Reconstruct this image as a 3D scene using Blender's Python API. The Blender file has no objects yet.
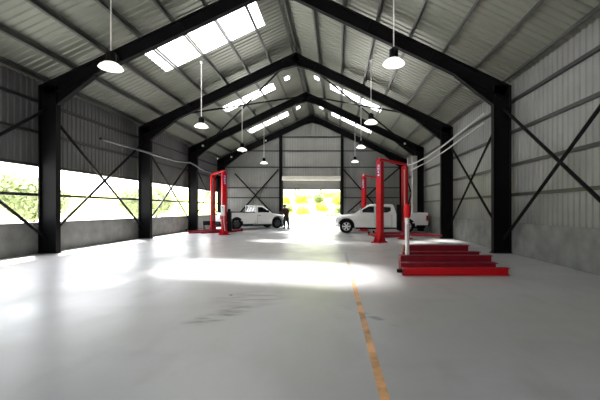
import bpy, bmesh, math, random
from mathutils import Vector, Matrix
random.seed(7)
S = bpy.context.scene
COL = S.collection
PI = math.pi
# ------------------------------------------------------------------ helpers
class MB:
    def __init__(s): s.v = []; s.f = []
    def add(s, vs, fs):
        o = len(s.v); s.v += [tuple(v) for v in vs]; s.f += [tuple(i + o for i in f) for f in fs]; return s
    def box(s, x0, x1, y0, y1, z0, z1, M=None):
        vs = [Vector((x, y, z)) for z in (z0, z1) for y in (y0, y1) for x in (x0, x1)]
        if M is not None: vs = [M @ v for v in vs]
        return s.add(vs, [(0, 2, 3, 1), (4, 5, 7, 6), (0, 1, 5, 4), (2, 6, 7, 3), (0, 4, 6, 2), (1, 3, 7, 5)])
    def prism(s, poly, a, b, axis='y', M=None):
        """poly: 2-D outline, extruded from a to b along the axis"""
        def P(p, t):
            if axis == 'y': v = Vector((p[0], t, p[1]))
            elif axis == 'x': v = Vector((t, p[0], p[1]))
            else: v = Vector((p[0], p[1], t))
            return M @ v if M is not None else v
        n = len(poly)
        vs = [P(p, a) for p in poly] + [P(p, b) for p in poly]
        fs = [tuple(range(n - 1, -1, -1)), tuple(range(n, 2 * n))]
        for i in range(n):
            j = (i + 1) % n; fs.append((i, j, n + j, n + i))
        return s.add(vs, fs)
    def tube(s, pts, r, n=8, cap=True):
        pts = [Vector(p) for p in pts]; rs = r if isinstance(r, (list, tuple)) else [r] * len(pts)
        vs = []; fs = []
        for k, p in enumerate(pts):
            d = (pts[min(k + 1, len(pts) - 1)] - pts[max(k - 1, 0)]).normalized()
            u = d.cross(Vector((0, 0, 1)) if abs(d.z) < .95 else Vector((1, 0, 0))).normalized(); w = d.cross(u)
            for i in range(n):
                a = 2 * PI * i / n; vs.append(p + (u * math.cos(a) + w * math.sin(a)) * rs[k])
        for k in range(len(pts) - 1):
            for i in range(n):
                j = (i + 1) % n; fs.append((k * n + i, k * n + j, (k + 1) * n + j, (k + 1) * n + i))
        if cap: fs += [tuple(range(n - 1, -1, -1)), tuple((len(pts) - 1) * n + i for i in range(n))]
        return s.add(vs, fs)
    def lathe(s, prof, n=24, M=None, close=False):
        """prof: (r, z) pairs round the z axis"""
        vs = []; fs = []
        for (r, z) in prof:
            for i in range(n):
                a = 2 * PI * i / n; v = Vector((r * math.cos(a), r * math.sin(a), z))
                vs.append(M @ v if M is not None else v)
        m = len(prof)
        for k in range(m if close else m - 1):
            q = (k + 1) % m
            for i in range(n):
                j = (i + 1) % n; fs.append((k * n + i, k * n + j, q * n + j, q * n + i))
        return s.add(vs, fs)
    def build(s, name, mat, parent=None, smooth=False, bevel=0, loc=None, rotz=0):
        me = bpy.data.meshes.new(name); me.from_pydata([tuple(v) for v in s.v], [], s.f); me.validate()
        bm = bmesh.new(); bm.from_mesh(me); bmesh.ops.recalc_face_normals(bm, faces=bm.faces); bm.to_mesh(me); bm.free()
        me.materials.append(mat)
        o = bpy.data.objects.new(name, me); COL.objects.link(o)
        if parent: o.parent = parent
        if loc: o.location = loc
        if rotz: o.rotation_euler = (0, 0, rotz)
        if smooth:
            for p in me.polygons: p.use_smooth = True
            try: me.set_sharp_from_angle(angle=math.radians(smooth if smooth > 1 else 40))
            except Exception: pass
        if bevel:
            m = o.modifiers.new('bevel', 'BEVEL'); m.width = bevel; m.segments = 2; m.limit_method = 'ANGLE'
        return o
def tag(o, label=None, cat=None, group=None, kind=None):
    if label: o['label'] = label
    if cat: o['category'] = cat
    if group: o['group'] = group
    if kind: o['kind'] = kind
    return o
def thing(name, loc=(0, 0, 0), rotz=0, label=None, cat=None, group=None, kind=None):
    o = bpy.data.objects.new(name, None); COL.objects.link(o); o.location = loc; o.rotation_euler = (0, 0, rotz)
    o.empty_display_size = .2
    return tag(o, label, cat, group, kind)
def copy_tree(o, parent=None):
    c = o.copy(); COL.objects.link(c); c.parent = parent
    for ch in list(o.children): copy_tree(ch, c)
    return c
# ------------------------------------------------------------------ materials
def mat(name, col, rough=.6, metal=0, var=0, vscale=3, bump=0, bscale=40, spec=.5, coat=0, col2=None):
    m = bpy.data.materials.new(name); m.use_nodes = True; nt = m.node_tree; b = nt.nodes['Principled BSDF']
    b.inputs['Roughness'].default_value = rough; b.inputs['Metallic'].default_value = metal
    b.inputs['Specular IOR Level'].default_value = spec; b.inputs['Coat Weight'].default_value = coat
    tc = nt.nodes.new('ShaderNodeTexCoord')
    n = nt.nodes.new('ShaderNodeTexNoise'); n.inputs['Scale'].default_value = vscale; n.inputs['Detail'].default_value = 5
    nt.links.new(tc.outputs['Object'], n.inputs['Vector'])
    r = nt.nodes.new('ShaderNodeValToRGB')
    c2 = col2 if col2 else tuple(c * (1 - var) for c in col)
    r.color_ramp.elements[0].position = .35; r.color_ramp.elements[1].position = .65
    r.color_ramp.elements[0].color = (*c2, 1); r.color_ramp.elements[1].color = (*col, 1)
    nt.links.new(n.outputs['Fac'], r.inputs['Fac']); nt.links.new(r.outputs['Color'], b.inputs['Base Color'])
    if bump:
        n2 = nt.nodes.new('ShaderNodeTexNoise'); n2.inputs['Scale'].default_value = bscale
        nt.links.new(tc.outputs['Object'], n2.inputs['Vector'])
        bp = nt.nodes.new('ShaderNodeBump'); bp.inputs['Strength'].default_value = bump; bp.inputs['Distance'].default_value = .02
        nt.links.new(n2.outputs['Fac'], bp.inputs['Height']); nt.links.new(bp.outputs['Normal'], b.inputs['Normal'])
    return m
M = {}
M['steel'] = mat('painted_dark_steel', (.0045, .0045, .005), .7, var=.3, vscale=2, spec=.12)
M['girt'] = mat('dark_girt_steel', (.018, .018, .018), .5, var=.2)
M['purlin'] = mat('purlin_steel', (.085, .088, .08), .45, .3, var=.2)
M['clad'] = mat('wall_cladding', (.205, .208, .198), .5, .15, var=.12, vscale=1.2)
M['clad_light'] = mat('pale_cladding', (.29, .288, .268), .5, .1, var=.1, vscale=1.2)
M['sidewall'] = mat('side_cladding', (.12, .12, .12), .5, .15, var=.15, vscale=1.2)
M['roof'] = mat('roof_sheet', (.205, .215, .175), .42, .35, var=.12, vscale=.8)
M['block'] = mat('grey_concrete_upstand', (.20, .20, .19), .85, var=.3, vscale=2.5, bump=.3)
M['shutter'] = mat('roller_shutter', (.20, .20, .18), .5, .2, var=.1)
M['shutter_box'] = mat('shutter_box', (.62, .60, .52), .5, var=.08)
M['white'] = mat('white_car_paint', (.88, .88, .865), .25, var=.04, coat=.6)
M['silver'] = mat('silver_car_paint', (.35, .36, .37), .3, .5, var=.05, coat=.6)
M['glass'] = mat('dark_tinted_glass', (.012, .014, .016), .06, var=.1, spec=.6)
M['rubber'] = mat('black_rubber', (.006, .006, .006), .9, var=.2, bump=.1, spec=.15)
M['plastic'] = mat('black_plastic', (.004, .004, .004), .7, var=.2, spec=.12)
M['alloy'] = mat('alloy_wheel', (.82, .82, .83), .35, 0, var=.08)
M['steelrim'] = mat('dark_steel_rim', (.07, .075, .09), .45, .4, var=.1)
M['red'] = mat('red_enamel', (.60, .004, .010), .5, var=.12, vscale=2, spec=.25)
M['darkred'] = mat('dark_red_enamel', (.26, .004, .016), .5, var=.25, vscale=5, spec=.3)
M['letter'] = mat('white_lettering', (.8, .72, .76), .5)
M['purple'] = mat('purple_panel', (.26, .01, .09), .45)
M['galv'] = mat('galvanised_steel', (.38, .38, .36), .5, .2, var=.15, vscale=6)
M['whitepaint'] = mat('white_enamel', (.75, .73, .70), .45, var=.06)
M['magenta'] = mat('magenta_strip', (.6, .05, .25), .5)
M['lens_r'] = mat('red_lens', (.4, .01, .01), .2)
M['lens_w'] = mat('clear_lens', (.7, .7, .68), .12)
M['skin'] = mat('skin', (.16, .085, .055), .6, var=.1)
M['shirt'] = mat('maroon_work_shirt', (.045, .006, .010), .85, var=.2, vscale=8)
M['trouser'] = mat('dark_green_work_trousers', (.008, .011, .010), .85, var=.2)
M['hair'] = mat('black_hair', (.010, .009, .009), .8, bump=.4, bscale=90)
M['orange'] = None
M['bark'] = mat('bark', (.12, .09, .06), .9, var=.4, bump=.5)
def leafmat(name, c, c2):
    m = mat(name, c, .6, col2=c2, vscale=.9); nt = m.node_tree; b = nt.nodes['Principled BSDF']
    t = nt.nodes.new('ShaderNodeBsdfTranslucent'); mx = nt.nodes.new('ShaderNodeMixShader'); mx.inputs[0].default_value = .4
    r = [n for n in nt.nodes if n.type == 'VALTORGB'][0]
    nt.links.new(r.outputs['Color'], t.inputs['Color']); nt.links.new(b.outputs[0], mx.inputs[1]); nt.links.new(t.outputs[0], mx.inputs[2])
    nt.links.new(mx.outputs[0], nt.nodes['Material Output'].inputs['Surface']); return m
M['leaf_y'] = leafmat('yellow_green_leaves', (.80, .82, .16), (.62, .70, .10))
M['leaf_g'] = leafmat('soft_green_leaves', (.38, .43, .22), (.26, .31, .14))
M['grass'] = mat('sunlit_grass', (.46, .50, .07), .9, col2=(.33, .38, .03), vscale=.6, bump=.4, bscale=8)
M['yard'] = mat('pale_concrete_yard', (.80, .79, .76), .85, var=.12, vscale=.5, bump=.2)
# lamp bowl: frosted shell
def mixmat(name, col, fac, transp=True):
    m = bpy.data.materials.new(name); m.use_nodes = True; nt = m.node_tree; nt.nodes.remove(nt.nodes['Principled BSDF'])
    d = nt.nodes.new('ShaderNodeBsdfTransparent'); t = nt.nodes.new('ShaderNodeBsdfTranslucent'); t.inputs['Color'].default_value = (*col, 1)
    tc = nt.nodes.new('ShaderNodeTexCoord'); n = nt.nodes.new('ShaderNodeTexNoise'); n.inputs['Scale'].default_value = 1.5
    r = nt.nodes.new('ShaderNodeValToRGB'); r.color_ramp.elements[0].color = (*[c * .85 for c in col], 1); r.color_ramp.elements[1].color = (*col, 1)
    nt.links.new(tc.outputs['Object'], n.inputs['Vector']); nt.links.new(n.outputs['Fac'], r.inputs['Fac']); nt.links.new(r.outputs['Color'], t.inputs['Color'])
    mx = nt.nodes.new('ShaderNodeMixShader'); mx.inputs[0].default_value = fac
    nt.links.new(d.outputs[0], mx.inputs[1]); nt.links.new(t.outputs[0], mx.inputs[2]); nt.links.new(mx.outputs[0], nt.nodes['Material Output'].inputs['Surface'])
    return m
M['skylight'] = mixmat('translucent_skylight_sheet', (.9, .92, .88), .50)
def bowlmat():
    m = mat('frosted_lamp_bowl', (.85, .86, .82), .35); nt = m.node_tree; b = nt.nodes['Principled BSDF']
    t = nt.nodes.new('ShaderNodeBsdfTranslucent'); t.inputs['Color'].default_value = (.9, .9, .85, 1); mx = nt.nodes.new('ShaderNodeMixShader'); mx.inputs[0].default_value = .45
    e = nt.nodes.new('ShaderNodeEmission'); e.inputs['Strength'].default_value = .28; e.inputs['Color'].default_value = (1, 1, .92, 1)
    ad = nt.nodes.new('ShaderNodeAddShader')
    nt.links.new(b.outputs[0], mx.inputs[1]); nt.links.new(t.outputs[0], mx.inputs[2]); nt.links.new(mx.outputs[0], ad.inputs[0]); nt.links.new(e.outputs[0], ad.inputs[1])
    nt.links.new(ad.outputs[0], nt.nodes['Material Output'].inputs['Surface']); return m
M['bowl'] = bowlmat()
# floor: pale sealed concrete with stains and smears of its own shape
def floormat():
    m = bpy.data.materials.new('sealed_concrete_floor'); m.use_nodes = True; nt = m.node_tree; b = nt.nodes['Principled BSDF']
    N = nt.nodes.new; L = nt.links.new
    tc = N('ShaderNodeTexCoord')
    def noise(sc, sx=1, sy=1, det=5, rot=0, off=(0, 0, 0)):
        mp = N('ShaderNodeMapping'); mp.inputs['Scale'].default_value = (sx, sy, 1); mp.inputs['Rotation'].default_value = (0, 0, rot); mp.inputs['Location'].default_value = off
        L(tc.outputs['Object'], mp.inputs['Vector']); n = N('ShaderNodeTexNoise'); n.inputs['Scale'].default_value = sc; n.inputs['Detail'].default_value = det
        L(mp.outputs[0], n.inputs['Vector']); return n.outputs['Fac']
    def ramp(src, p0, p1, c0=(0, 0, 0), c1=(1, 1, 1)):
        r = N('ShaderNodeValToRGB'); r.color_ramp.elements[0].position = p0; r.color_ramp.elements[1].position = p1
        r.color_ramp.elements[0].color = (*c0, 1); r.color_ramp.elements[1].color = (*c1, 1); L(src, r.inputs['Fac']); return r.outputs['Color']
    base = ramp(noise(.35, 1, 1.0), .3, .7, (.435, .425, .405), (.51, .51, .525))
    def over(col, fac, dark, amount):
        mul = N('ShaderNodeMath'); mul.operation = 'MULTIPLY'; mul.inputs[1].default_value = amount; L(fac, mul.inputs[0])
        mx = N('ShaderNodeMix'); mx.data_type = 'RGBA'; L(mul.outputs[0], mx.inputs[0]); L(col, mx.inputs[6]); mx.inputs[7].default_value = (*dark, 1); return mx.outputs[2]
    def mulv(a, c):
        q = N('ShaderNodeMath'); q.operation = 'MULTIPLY'; L(a, q.inputs[0]); L(c, q.inputs[1]); return q.outputs[0]
    def blob(cx, cy, rx, ry, rot=0):
        mp = N('ShaderNodeMapping'); mp.vector_type = 'TEXTURE'; mp.inputs['Location'].default_value = (cx, cy, 0); mp.inputs['Rotation'].default_value = (0, 0, rot); mp.inputs['Scale'].default_value = (rx, ry, 1)
        L(tc.outputs['Object'], mp.inputs['Vector']); g = N('ShaderNodeTexGradient'); g.gradient_type = 'SPHERICAL'; L(mp.outputs[0], g.inputs['Vector']); return g.outputs['Fac']
    c = over(base, ramp(noise(1.6, 1, .45, 8, .5), .52, .78), (.33, .31, .29), .55)
    c = over(c, ramp(noise(.9, .4, 1.5, 8, .2, (3, 1, 0)), .55, .8), (.36, .36, .37), .6)
    streak = ramp(noise(5, .45, 1.6, 9, .5), .42, .62)
    c = over(c, mulv(streak, ramp(blob(-1.62, 5.0, .85, .30, .93), .1, .6)), (.09, .075, .07), .85)
    c = over(c, mulv(streak, ramp(blob(-1.45, 5.9, .9, .8, .4), .1, .7)), (.16, .13, .12), .65)
    c = over(c, ramp(blob(-1.85, 6.14, .045, .10, .4), .2, .6), (.03, .03, .03), .9)
    c = over(c, mulv(streak, ramp(blob(.42, 5.0, .8, .10, -.94), .1, .6)), (.16, .17, .18), .8)
    c = over(c, mulv(streak, ramp(blob(-4.6, 16, 7, 4, 0), .1, .8)), (.24, .20, .15), .65)
    c = over(c, mulv(ramp(noise(3, .5, 2.2, 8, .1), .45, .65), ramp(blob(-.8, 12.7, 7, 1.7, 0), .1, .7)), (.30, .25, .18), .75)
    L(c, b.inputs['Base Color'])
    rr = ramp(noise(.8, 1, 1), .3, .7, (.30,) * 3, (.44,) * 3); L(rr, b.inputs['Roughness'])
    bp = N('ShaderNodeBump'); bp.inputs['Strength'].default_value = .05; bp.inputs['Distance'].default_value = .02; L(noise(2.5), bp.inputs['Height']); L(bp.outputs['Normal'], b.inputs['Normal'])
    return m
M['floor'] = floormat()
def linemat():
    m = mat('worn_orange_paint', (.92, .50, .22), .5, var=.1); nt = m.node_tree; b = nt.nodes['Principled BSDF']
    tc = [n for n in nt.nodes if n.type == 'TEX_COORD'][0]; n = nt.nodes.new('ShaderNodeTexNoise'); n.inputs['Scale'].default_value = 2.2; n.inputs['Detail'].default_value = 8
    nt.links.new(tc.outputs['Object'], n.inputs['Vector']); r = nt.nodes.new('ShaderNodeValToRGB'); r.color_ramp.elements[0].position = .32; r.color_ramp.elements[1].position = .55
    r.color_ramp.elements[0].color = (.35,) * 3 + (1,)
    nt.links.new(n.outputs['Fac'], r.inputs['Fac'])
    t = nt.nodes.new('ShaderNodeBsdfTransparent'); mx = nt.nodes.new('ShaderNodeMixShader')
    # wear: paint is rubbed off gradually along the line (object y)
    sx = nt.nodes.new('ShaderNodeSeparateXYZ'); nt.links.new(tc.outputs['Object'], sx.inputs[0])
    mr = nt.nodes.new('ShaderNodeMapRange'); mr.inputs[1].default_value = 4; mr.inputs[2].default_value = 11.5; mr.inputs[3].default_value = 1; mr.inputs[4].default_value = .12
    nt.links.new(sx.outputs['Y'], mr.inputs[0]); mu = nt.nodes.new('ShaderNodeMath'); mu.operation = 'MULTIPLY'
    nt.links.new(mr.outputs[0], mu.inputs[0]); nt.links.new(r.outputs['Color'], mu.inputs[1])
    nt.links.new(mu.outputs[0], mx.inputs[0]); nt.links.new(t.outputs[0], mx.inputs[1]); nt.links.new(b.outputs[0], mx.inputs[2])
    nt.links.new(mx.outputs[0], nt.nodes['Material Output'].inputs['Surface']); return m
M['orange'] = linemat()
# ------------------------------------------------------------------ building constants
RX, HW, ZR, SL = -2.1, 8.1, 9.72, .475
XL, XR = RX - HW, RX + HW
YN, YB = -6.0, 30.0
ZE = ZR - SL * HW
ang = math.atan(SL)
def roofz(d): return ZR - SL * d
def corr(MBo, a0, a1, pitch, depth, place):
    """trapezoid rib profile from a0 to a1; place(a, h) gives the two end points of each fold"""
    def H(q):
        u = (q / pitch) % 1.0
        return depth * max(0, min(1, (u - .30) / .12, (.70 - u) / .12))
    k0 = math.floor(a0 / pitch) - 1; qs = {a0, a1}
    for k in range(k0, int(a1 / pitch) + 2):
        for da in (.30, .42, .58, .70):
            q = (k + da) * pitch
            if a0 + 1e-4 < q < a1 - 1e-4: qs.add(q)
    pts = [(q, H(q)) for q in sorted(qs)]
    vs = []; fs = []
    for (q, h) in pts:
        p0, p1 = place(q, h); vs += [p0, p1]
    for i in range(len(pts) - 1): fs.append((2 * i, 2 * i + 2, 2 * i + 3, 2 * i + 1))
    MBo.add(vs, fs)
# floor
f = MB(); f.box(XL - .15, XR + .15, YN, YB + .1, -.2, 0); tag(f.build('floor', M['floor']), kind='structure')
# roof: corrugated sheets with gaps for the skylight sheets
sky = []   # (y0, y1, d0, d1)
for yc in (21.25, 27.4): sky += [(yc - .5, yc + .5, 1.7, 4.75), (yc - .5, yc + .0, .75, 1.02)]
sky += [(-4.0, -2.6, 1.7, 4.75)]
sky_left = [(12.6, 14.9, .95, 5.1)]
wn = 0
for side, sg in (('left', -1), ('right', 1)):
    base_sky = sky; sky = sky + (sky_left if sg < 0 else [])
    r = MB()
    ys = sorted({YN, YB + .1} | {s[0] for s in sky} | {s[1] for s in sky})
    for a, b_ in zip(ys[:-1], ys[1:]):
        m = (a + b_) / 2; cuts = [(s[2], s[3]) for s in sky if s[0] < m < s[1]]
        cuts.sort(); segs = []; d = 0
        for c0, c1 in cuts: segs.append((d, c0)); d = c1
        segs.append((d, HW + .25))
        for d0, d1 in segs:
            corr(r, a, b_, .25, .035, lambda q, h, d0=d0, d1=d1: ((RX + sg * d0, q, roofz(d0) + h), (RX + sg * d1, q, roofz(d1) + h)))
    ro = r.build('ceiling_' + side, M['roof']); tag(ro, kind='structure')
    for d in (.18, 1.3, 2.42, 3.54, 4.66, 5.78, 6.9, 7.85):
        p = MB(); z = roofz(d) - .02; x = RX + sg * d
        Mx = Matrix.Translation((x, 0, z)) @ Matrix.Rotation(sg * ang, 4, 'Y')
        p.box(-.012, .012, YN, YB, -.20, 0, Mx); p.box(-.012, .06, YN, YB, -.02, 0, Mx); p.box(-.06, .012, YN, YB, -.20, -.182, Mx)
        p.build('purlin', M['purlin'], ro)
    for (y0, y1, d0, d1) in sky:
        w = MB(); wn += 1
        corr(w, y0, y1, .25, .035, lambda q, h: ((RX + sg * d0, q, roofz(d0) + h + .004), (RX + sg * d1, q, roofz(d1) + h + .004)))
        tag(w.build('window_%d' % wn, M['skylight']), kind='structure')
    sky = base_sky
    # roof bracing rods, flat under the purlins
    for k in (-1, 3):
        ya = 6.0 * k; yb = ya + 6
        for (dA, dB) in ((.25, 6.4), (6.4, .25)):
            p = MB(); p.tube([(RX + sg * dA, ya, roofz(dA) - .42), (RX + sg * dB, yb, roofz(dB) - .42)], .05, 6); p.build('brace_rod', M['steel'], ro)
# ridge cap under-flashing
p = MB(); p.prism([(RX - .28, ZR - .135 + .03), (RX, ZR - .0 + .03), (RX + .28, ZR - .135 + .03), (RX + .28, ZR - .1 + .05), (RX, ZR + .08), (RX - .28, ZR - .1 + .05)], YN, YB + .1)
tag(p.build('trim_1', M['roof']), kind='structure')
# side walls
def wallstrip(r, X, y0, y1, z0, z1, sg):
    corr(r, y0, y1, .22, .03, lambda q, h: ((X + sg * h, q, z0), (X + sg * h, q, z1)))
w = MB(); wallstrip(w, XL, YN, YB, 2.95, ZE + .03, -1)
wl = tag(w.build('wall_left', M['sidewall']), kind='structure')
w = MB(); w.box(XL - .10, XL + .10, YN, YB, 0, 1.05); w.build('upstand', M['block'], wl)
for z in (1.98, 2.98, 4.1, 5.15):
    p = MB(); p.box(XL + .01, XL + .09, YN, YB, z - .05, z + .05); p.build('girt', M['girt'], wl)
for k in range(-1, 5):
    for (za, zb) in ((.5, 4.9), (4.9, .5)):
        p = MB(); p.tube([(XL + .3, 6 * k, za), (XL + .3, 6 * k + 6, zb)], .05, 6); p.build('brace_rod', M['steel'], wl)
w = MB(); wallstrip(w, XR, YN, YB, 1.05, ZE + .03, 1)
wr = tag(w.build('wall_right', M['clad']), kind='structure')
w = MB(); w.box(XR - .10, XR + .10, YN, YB, 0, 1.05); w.build('upstand', M['block'], wr)
for z in (1.98, 2.98, 4.1, 5.15):
    p = MB(); p.box(XR - .09, XR - .01, YN, YB, z - .05, z + .05); p.build('girt', M['girt'], wr)
for k in (-1, 0, 1, 2, 4):
    for (za, zb) in ((.5, 4.9), (4.9, .5)):
        p = MB(); p.tube([(XR - .3, 6 * k, za), (XR - .3, 6 * k + 6, zb)], .05, 6); p.build('brace_rod', M['steel'], wr)
# back wall with the door opening
DX0, DX1, DZ = -4.62, .30, 3.2          # opening between the jambs
w = MB()
def bw(x0, x1, z0, ztop):
    corr(w, x0, x1, .22, .03, lambda q, h: ((q, YB + h, z0), (q, YB + h, min(ztop, roofz(abs(q - RX)) + .012))))
bw(XL, DX0 - .1, 1.05, 99); bw(DX1 + .1, XR, 1.05, 99)
wb = tag(w.build('wall_back', M['clad']), kind='structure')
w = MB(); bw(DX0 - .1, DX1 + .1, DZ + .6, 99); w.build('gable_panel', M['clad_light'], wb)
w = MB(); w.box(XL, DX0 - .1, YB - .08, YB + .08, 0, 1.05); w.build('upstand', M['block'], wb)
w = MB(); w.box(DX1 + .1, XR, YB - .08, YB + .08, 0, 1.05); w.build('upstand', M['block'], wb)
for z in (2.46, 3.3, 5.05, 6.44, 7.62):
    hw = min(HW - .1, (ZR - .3 - z) / SL)
    for (a, b_) in ((RX - hw, DX0 - .1), (DX1 + .1, RX + hw)) if z < 5 else ((RX - hw, RX + hw),):
        p = MB(); p.box(a, b_, YB - .10, YB - .01, z - .045, z + .045); p.build('girt', M['girt'], wb)
for a, b_ in (((-8.65, 4.5), (-4.95, .6)), ((-8.65, .7), (-4.95, 4.85)), ((.55, 4.85), (4.0, .9)), ((5.3, 5.0), (.9, 1.2))):
    p = MB(); p.tube([(a[0], YB - .2, a[1]), (b_[0], YB - .2, b_[1])], .06, 6); p.build('brace_rod', M['steel'], wb)
for x in (DX0 - .14, DX1 + .14):
    p = MB(); zt = roofz(abs(x - RX)) - .35
    p.box(x - .12, x + .12, YB - .32, YB - .30, 0, zt); p.box(x - .12, x + .12, YB - .05, YB - .03, 0, zt); p.box(x - .012, x + .012, YB - .32, YB - .03, 0, zt)
    p.build('wind_post', M['steel'], wb)
w = MB()
for (x0, x1, z0) in ((XL, RX - 3.2, 0), (RX + 3.2, XR, 0), (RX - 3.2, RX + 3.2, 4.4)):
    corr(w, x0, x1, .22, .03, lambda q, h: ((q, YN - h, z0), (q, YN - h, roofz(abs(q - RX)) + .012)))
tag(w.build('wall_front', M['clad']), kind='structure')
# door_1 : roller shutter
d1 = tag(thing('door_1', ((DX0 + DX1) / 2, YB, 0)), kind='structure')
hwid = (DX1 - DX0) / 2
p = MB(); nsl = 9
for i in range(nsl):
    z0 = DZ + i * .085; p.prism([(-.02, z0), (.0, z0 + .02), (.012, z0 + .042), (0, z0 + .065), (-.02, z0 + .085), (-.035, z0 + .085), (-.035, z0)], -hwid, hwid, 'x')
p.box(-hwid, hwid, -.05, .02, DZ - .06, DZ)
p.build('shutter_curtain', M['shutter'], d1)
p = MB(); p.prism([(-.46, 3.92), (-.46, 4.05), (-.36, 4.28), (-.03, 4.28), (-.03, 3.92)], -hwid, hwid, 'x'); p.build('shutter_housing', M['shutter_box'], d1, bevel=.02)
for s in (-1, 1):
    p = MB(); p.box(s * hwid - .05, s * hwid + .05, -.09, .05, 0, 3.92); p.build('guide_rail', M['girt'], d1)
# portal frames
def frame(y, label, part_back=False):
    t = thing('portal_frame', (RX, y, 0), 0, label, 'steel frame', 'dark steel portal frames across the shed')
    tf = .02; D = .56; DR = .46; fw = .21
    for sg in (-1, 1):
        c = MB(); xo = sg * (HW - .12); xi = sg * (HW - .12 - D); zt = roofz(HW - .2) - .28
        for x in (xo, xi): c.box(x - tf, x + tf, -fw / 2, fw / 2, 0, zt)
        c.box(min(xo, xi), max(xo, xi), -.012, .012, 0, zt); c.box(min(xo, xi) - .06, max(xo, xi) + .06, -fw / 2 - .05, fw / 2 + .05, 0, .03)
        c.build('column', M['steel'], t)
        r = MB(); L = (HW - .15) / math.cos(ang)
        Mx = Matrix.Translation((0, 0, ZR - .25)) @ (Matrix.Rotation(ang, 4, 'Y') if sg > 0 else Matrix.Rotation(-ang, 4, 'Y'))
        a, b_ = (0, L) if sg > 0 else (-L, 0)
        r.box(a, b_, -fw / 2, fw / 2, -tf * 2, 0, Mx); r.box(a, b_, -fw / 2, fw / 2, -DR, -DR + tf * 2, Mx); r.box(a, b_, -.012, .012, -DR, 0, Mx)
        for q in (1.2, 3.6, 6.0): r.box(sg * q - .01, sg * q + .01, -fw / 2 + .01, fw / 2 - .01, -DR, 0, Mx)
        r.build('rafter', M['steel'], t)
        h = MB()   # tapered haunch beneath the rafter at the eaves and at the apex
        zc = lambda d: ZR - .25 - DR / math.cos(ang) - SL * d
        d0 = HW - .12 - D; h.prism([(sg * d0, zc(d0) - .38), (sg * d0, zc(d0) + .05), (sg * (d0 - 1.3), zc(d0 - 1.3) + .03), (sg * (d0 - 1.3), zc(d0 - 1.3))], -.012, .012)
        h.prism([(sg * d0, zc(d0) - .38), (sg * d0, zc(d0) - .42), (sg * (d0 - 1.3), zc(d0 - 1.3) - .03), (sg * (d0 - 1.3), zc(d0 - 1.3))], -fw / 2, fw / 2)
        h.build('haunch', M['steel'], t)
    h = MB(); h.prism([(-.6, ZR - .25 - .51 - .31), (0, ZR - .25 - .66), (.6, ZR - .25 - .51 - .31), (.6, ZR - .25 - .5 - .26), (0, ZR - .25 - .45), (-.6, ZR - .25 - .5 - .26)], -fw / 2, fw / 2); h.build('apex_plate', M['steel'], t)
    return t
flabels = {29.78: 'dark steel portal frame against the back wall, its rafters over the roller door',
           24: 'dark steel portal frame second from the back wall, just behind the lifts',
           18: 'dark steel portal frame third from the back wall, rafters crossing above the lifts',
           12: 'dark steel portal frame just behind the laid red beams, fourth from the back wall',
           6: 'dark steel portal frame nearest the viewer, at the edge of the view'}
for y in (29.78, 24, 18, 12, 6): frame(y, flabels[y])
# eave pipes / cable trays
def pipe(pts, r, m, name, label, cat): tag(MB().tube(pts, r, 8).build(name, m, smooth=True), label, cat)
pipe([(5.25, 12.5, 4.9), (5.22, 17.0, 4.62), (5.1, 20.0, 4.45), (4.85, 21.8, 4.36), (4.62, 22.9, 4.36)], .04, M['galv'], 'overhead_pipe', 'pale metal pipe sloping along the right wall just below the eave', 'pipe')
pipe([(5.2, 12.5, 4.55), (5.2, 17.0, 4.3), (5.1, 20.0, 4.15), (4.8, 22.9, 4.02)], .028, M['galv'], 'overhead_pipe', 'thinner pale pipe running under the larger one at the right eave', 'pipe')
pipe([(-9.4, 14, 4.3), (-9.4, 20.5, 4.3), (-9.35, 22.5, 4.45), (-9.3, 24.7, 4.2), (-9.3, 29.5, 4.2)], .055, M['girt'], 'overhead_pipe', 'dark pipe running along the left wall above the open window band', 'pipe')
# orange line on the floor
p = MB(); p.add([(.345, 2.0, .003), (.425, 2.0, .003), (.325, 12.0, .003), (.245, 12.0, .003)], [(0, 1, 2, 3)])
tag(p.build('floor_marking', M['orange']), 'faded orange painted line running down the pale concrete floor', 'floor line')
# ------------------------------------------------------------------ pendant lamps
def lamp(x, y, z, label):
    d = abs(x - RX); top = roofz(d) - .2 - z
    t = thing('pendant_lamp', (x, y, z), 0, label, 'pendant lamp', 'high bay pendant lamps')
    MB().tube([(0, 0, .42), (0, 0, top)], .018, 6).build('cord', M['whitepaint'], t)
    p = MB(); p.lathe([(0.001, top), (.06, top), (.05, top - .07), (.001, top - .08)], 12); p.build('ceiling_rose', M['whitepaint'], t, smooth=30)
    p = MB(); p.lathe([(.001, .43), (.05, .43), (.06, .40), (.115, .37), (.115, .17), (.09, .13), (.001, .13)], 20); p.build('ballast_housing', M['plastic'], t, smooth=30)
    p = MB(); p.lathe([(.10, .15), (.17, .12), (.25, .055), (.285, 0), (.27, -.015), (.275, 0), (.24, .045), (.16, .105), (.09, .135)], 28); p.build('lamp_bowl', M['bowl'], t, smooth=60)
    p = MB(); p.lathe([(.001, -.02), (.12, -.035), (.20, -.03), (.272, -.006), (.26, .0), (.12, -.02), (.001, -.005)], 24); p.build('diffuser', M['bowl'], t, smooth=60)
    p = MB(); p.lathe([(.018, .13), (.055, .10), (.06, .03), (.001, 0)], 12); p.build('bulb', M['lens_w'], t, smooth=60)
lamp(-5.78, 15, 5.0, 'left row pendant lamp in front of the left lift, third from the back wall')
lamp(-5.66, 21, 5.0, 'middle pendant lamp of the left row, hanging over the left lift')
lamp(-5.60, 27, 5.0, 'pendant lamp of the left row closest to the back wall')
lamp(1.45, 15, 5.16, 'nearest pendant lamp on the right with a white bowl, left of the tall red post')
lamp(1.43, 21, 5.16, 'middle pendant lamp of the right row, above the white double cab pickup')
lamp(1.38, 27, 5.10, 'pendant lamp of the right row closest to the back wall')
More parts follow.
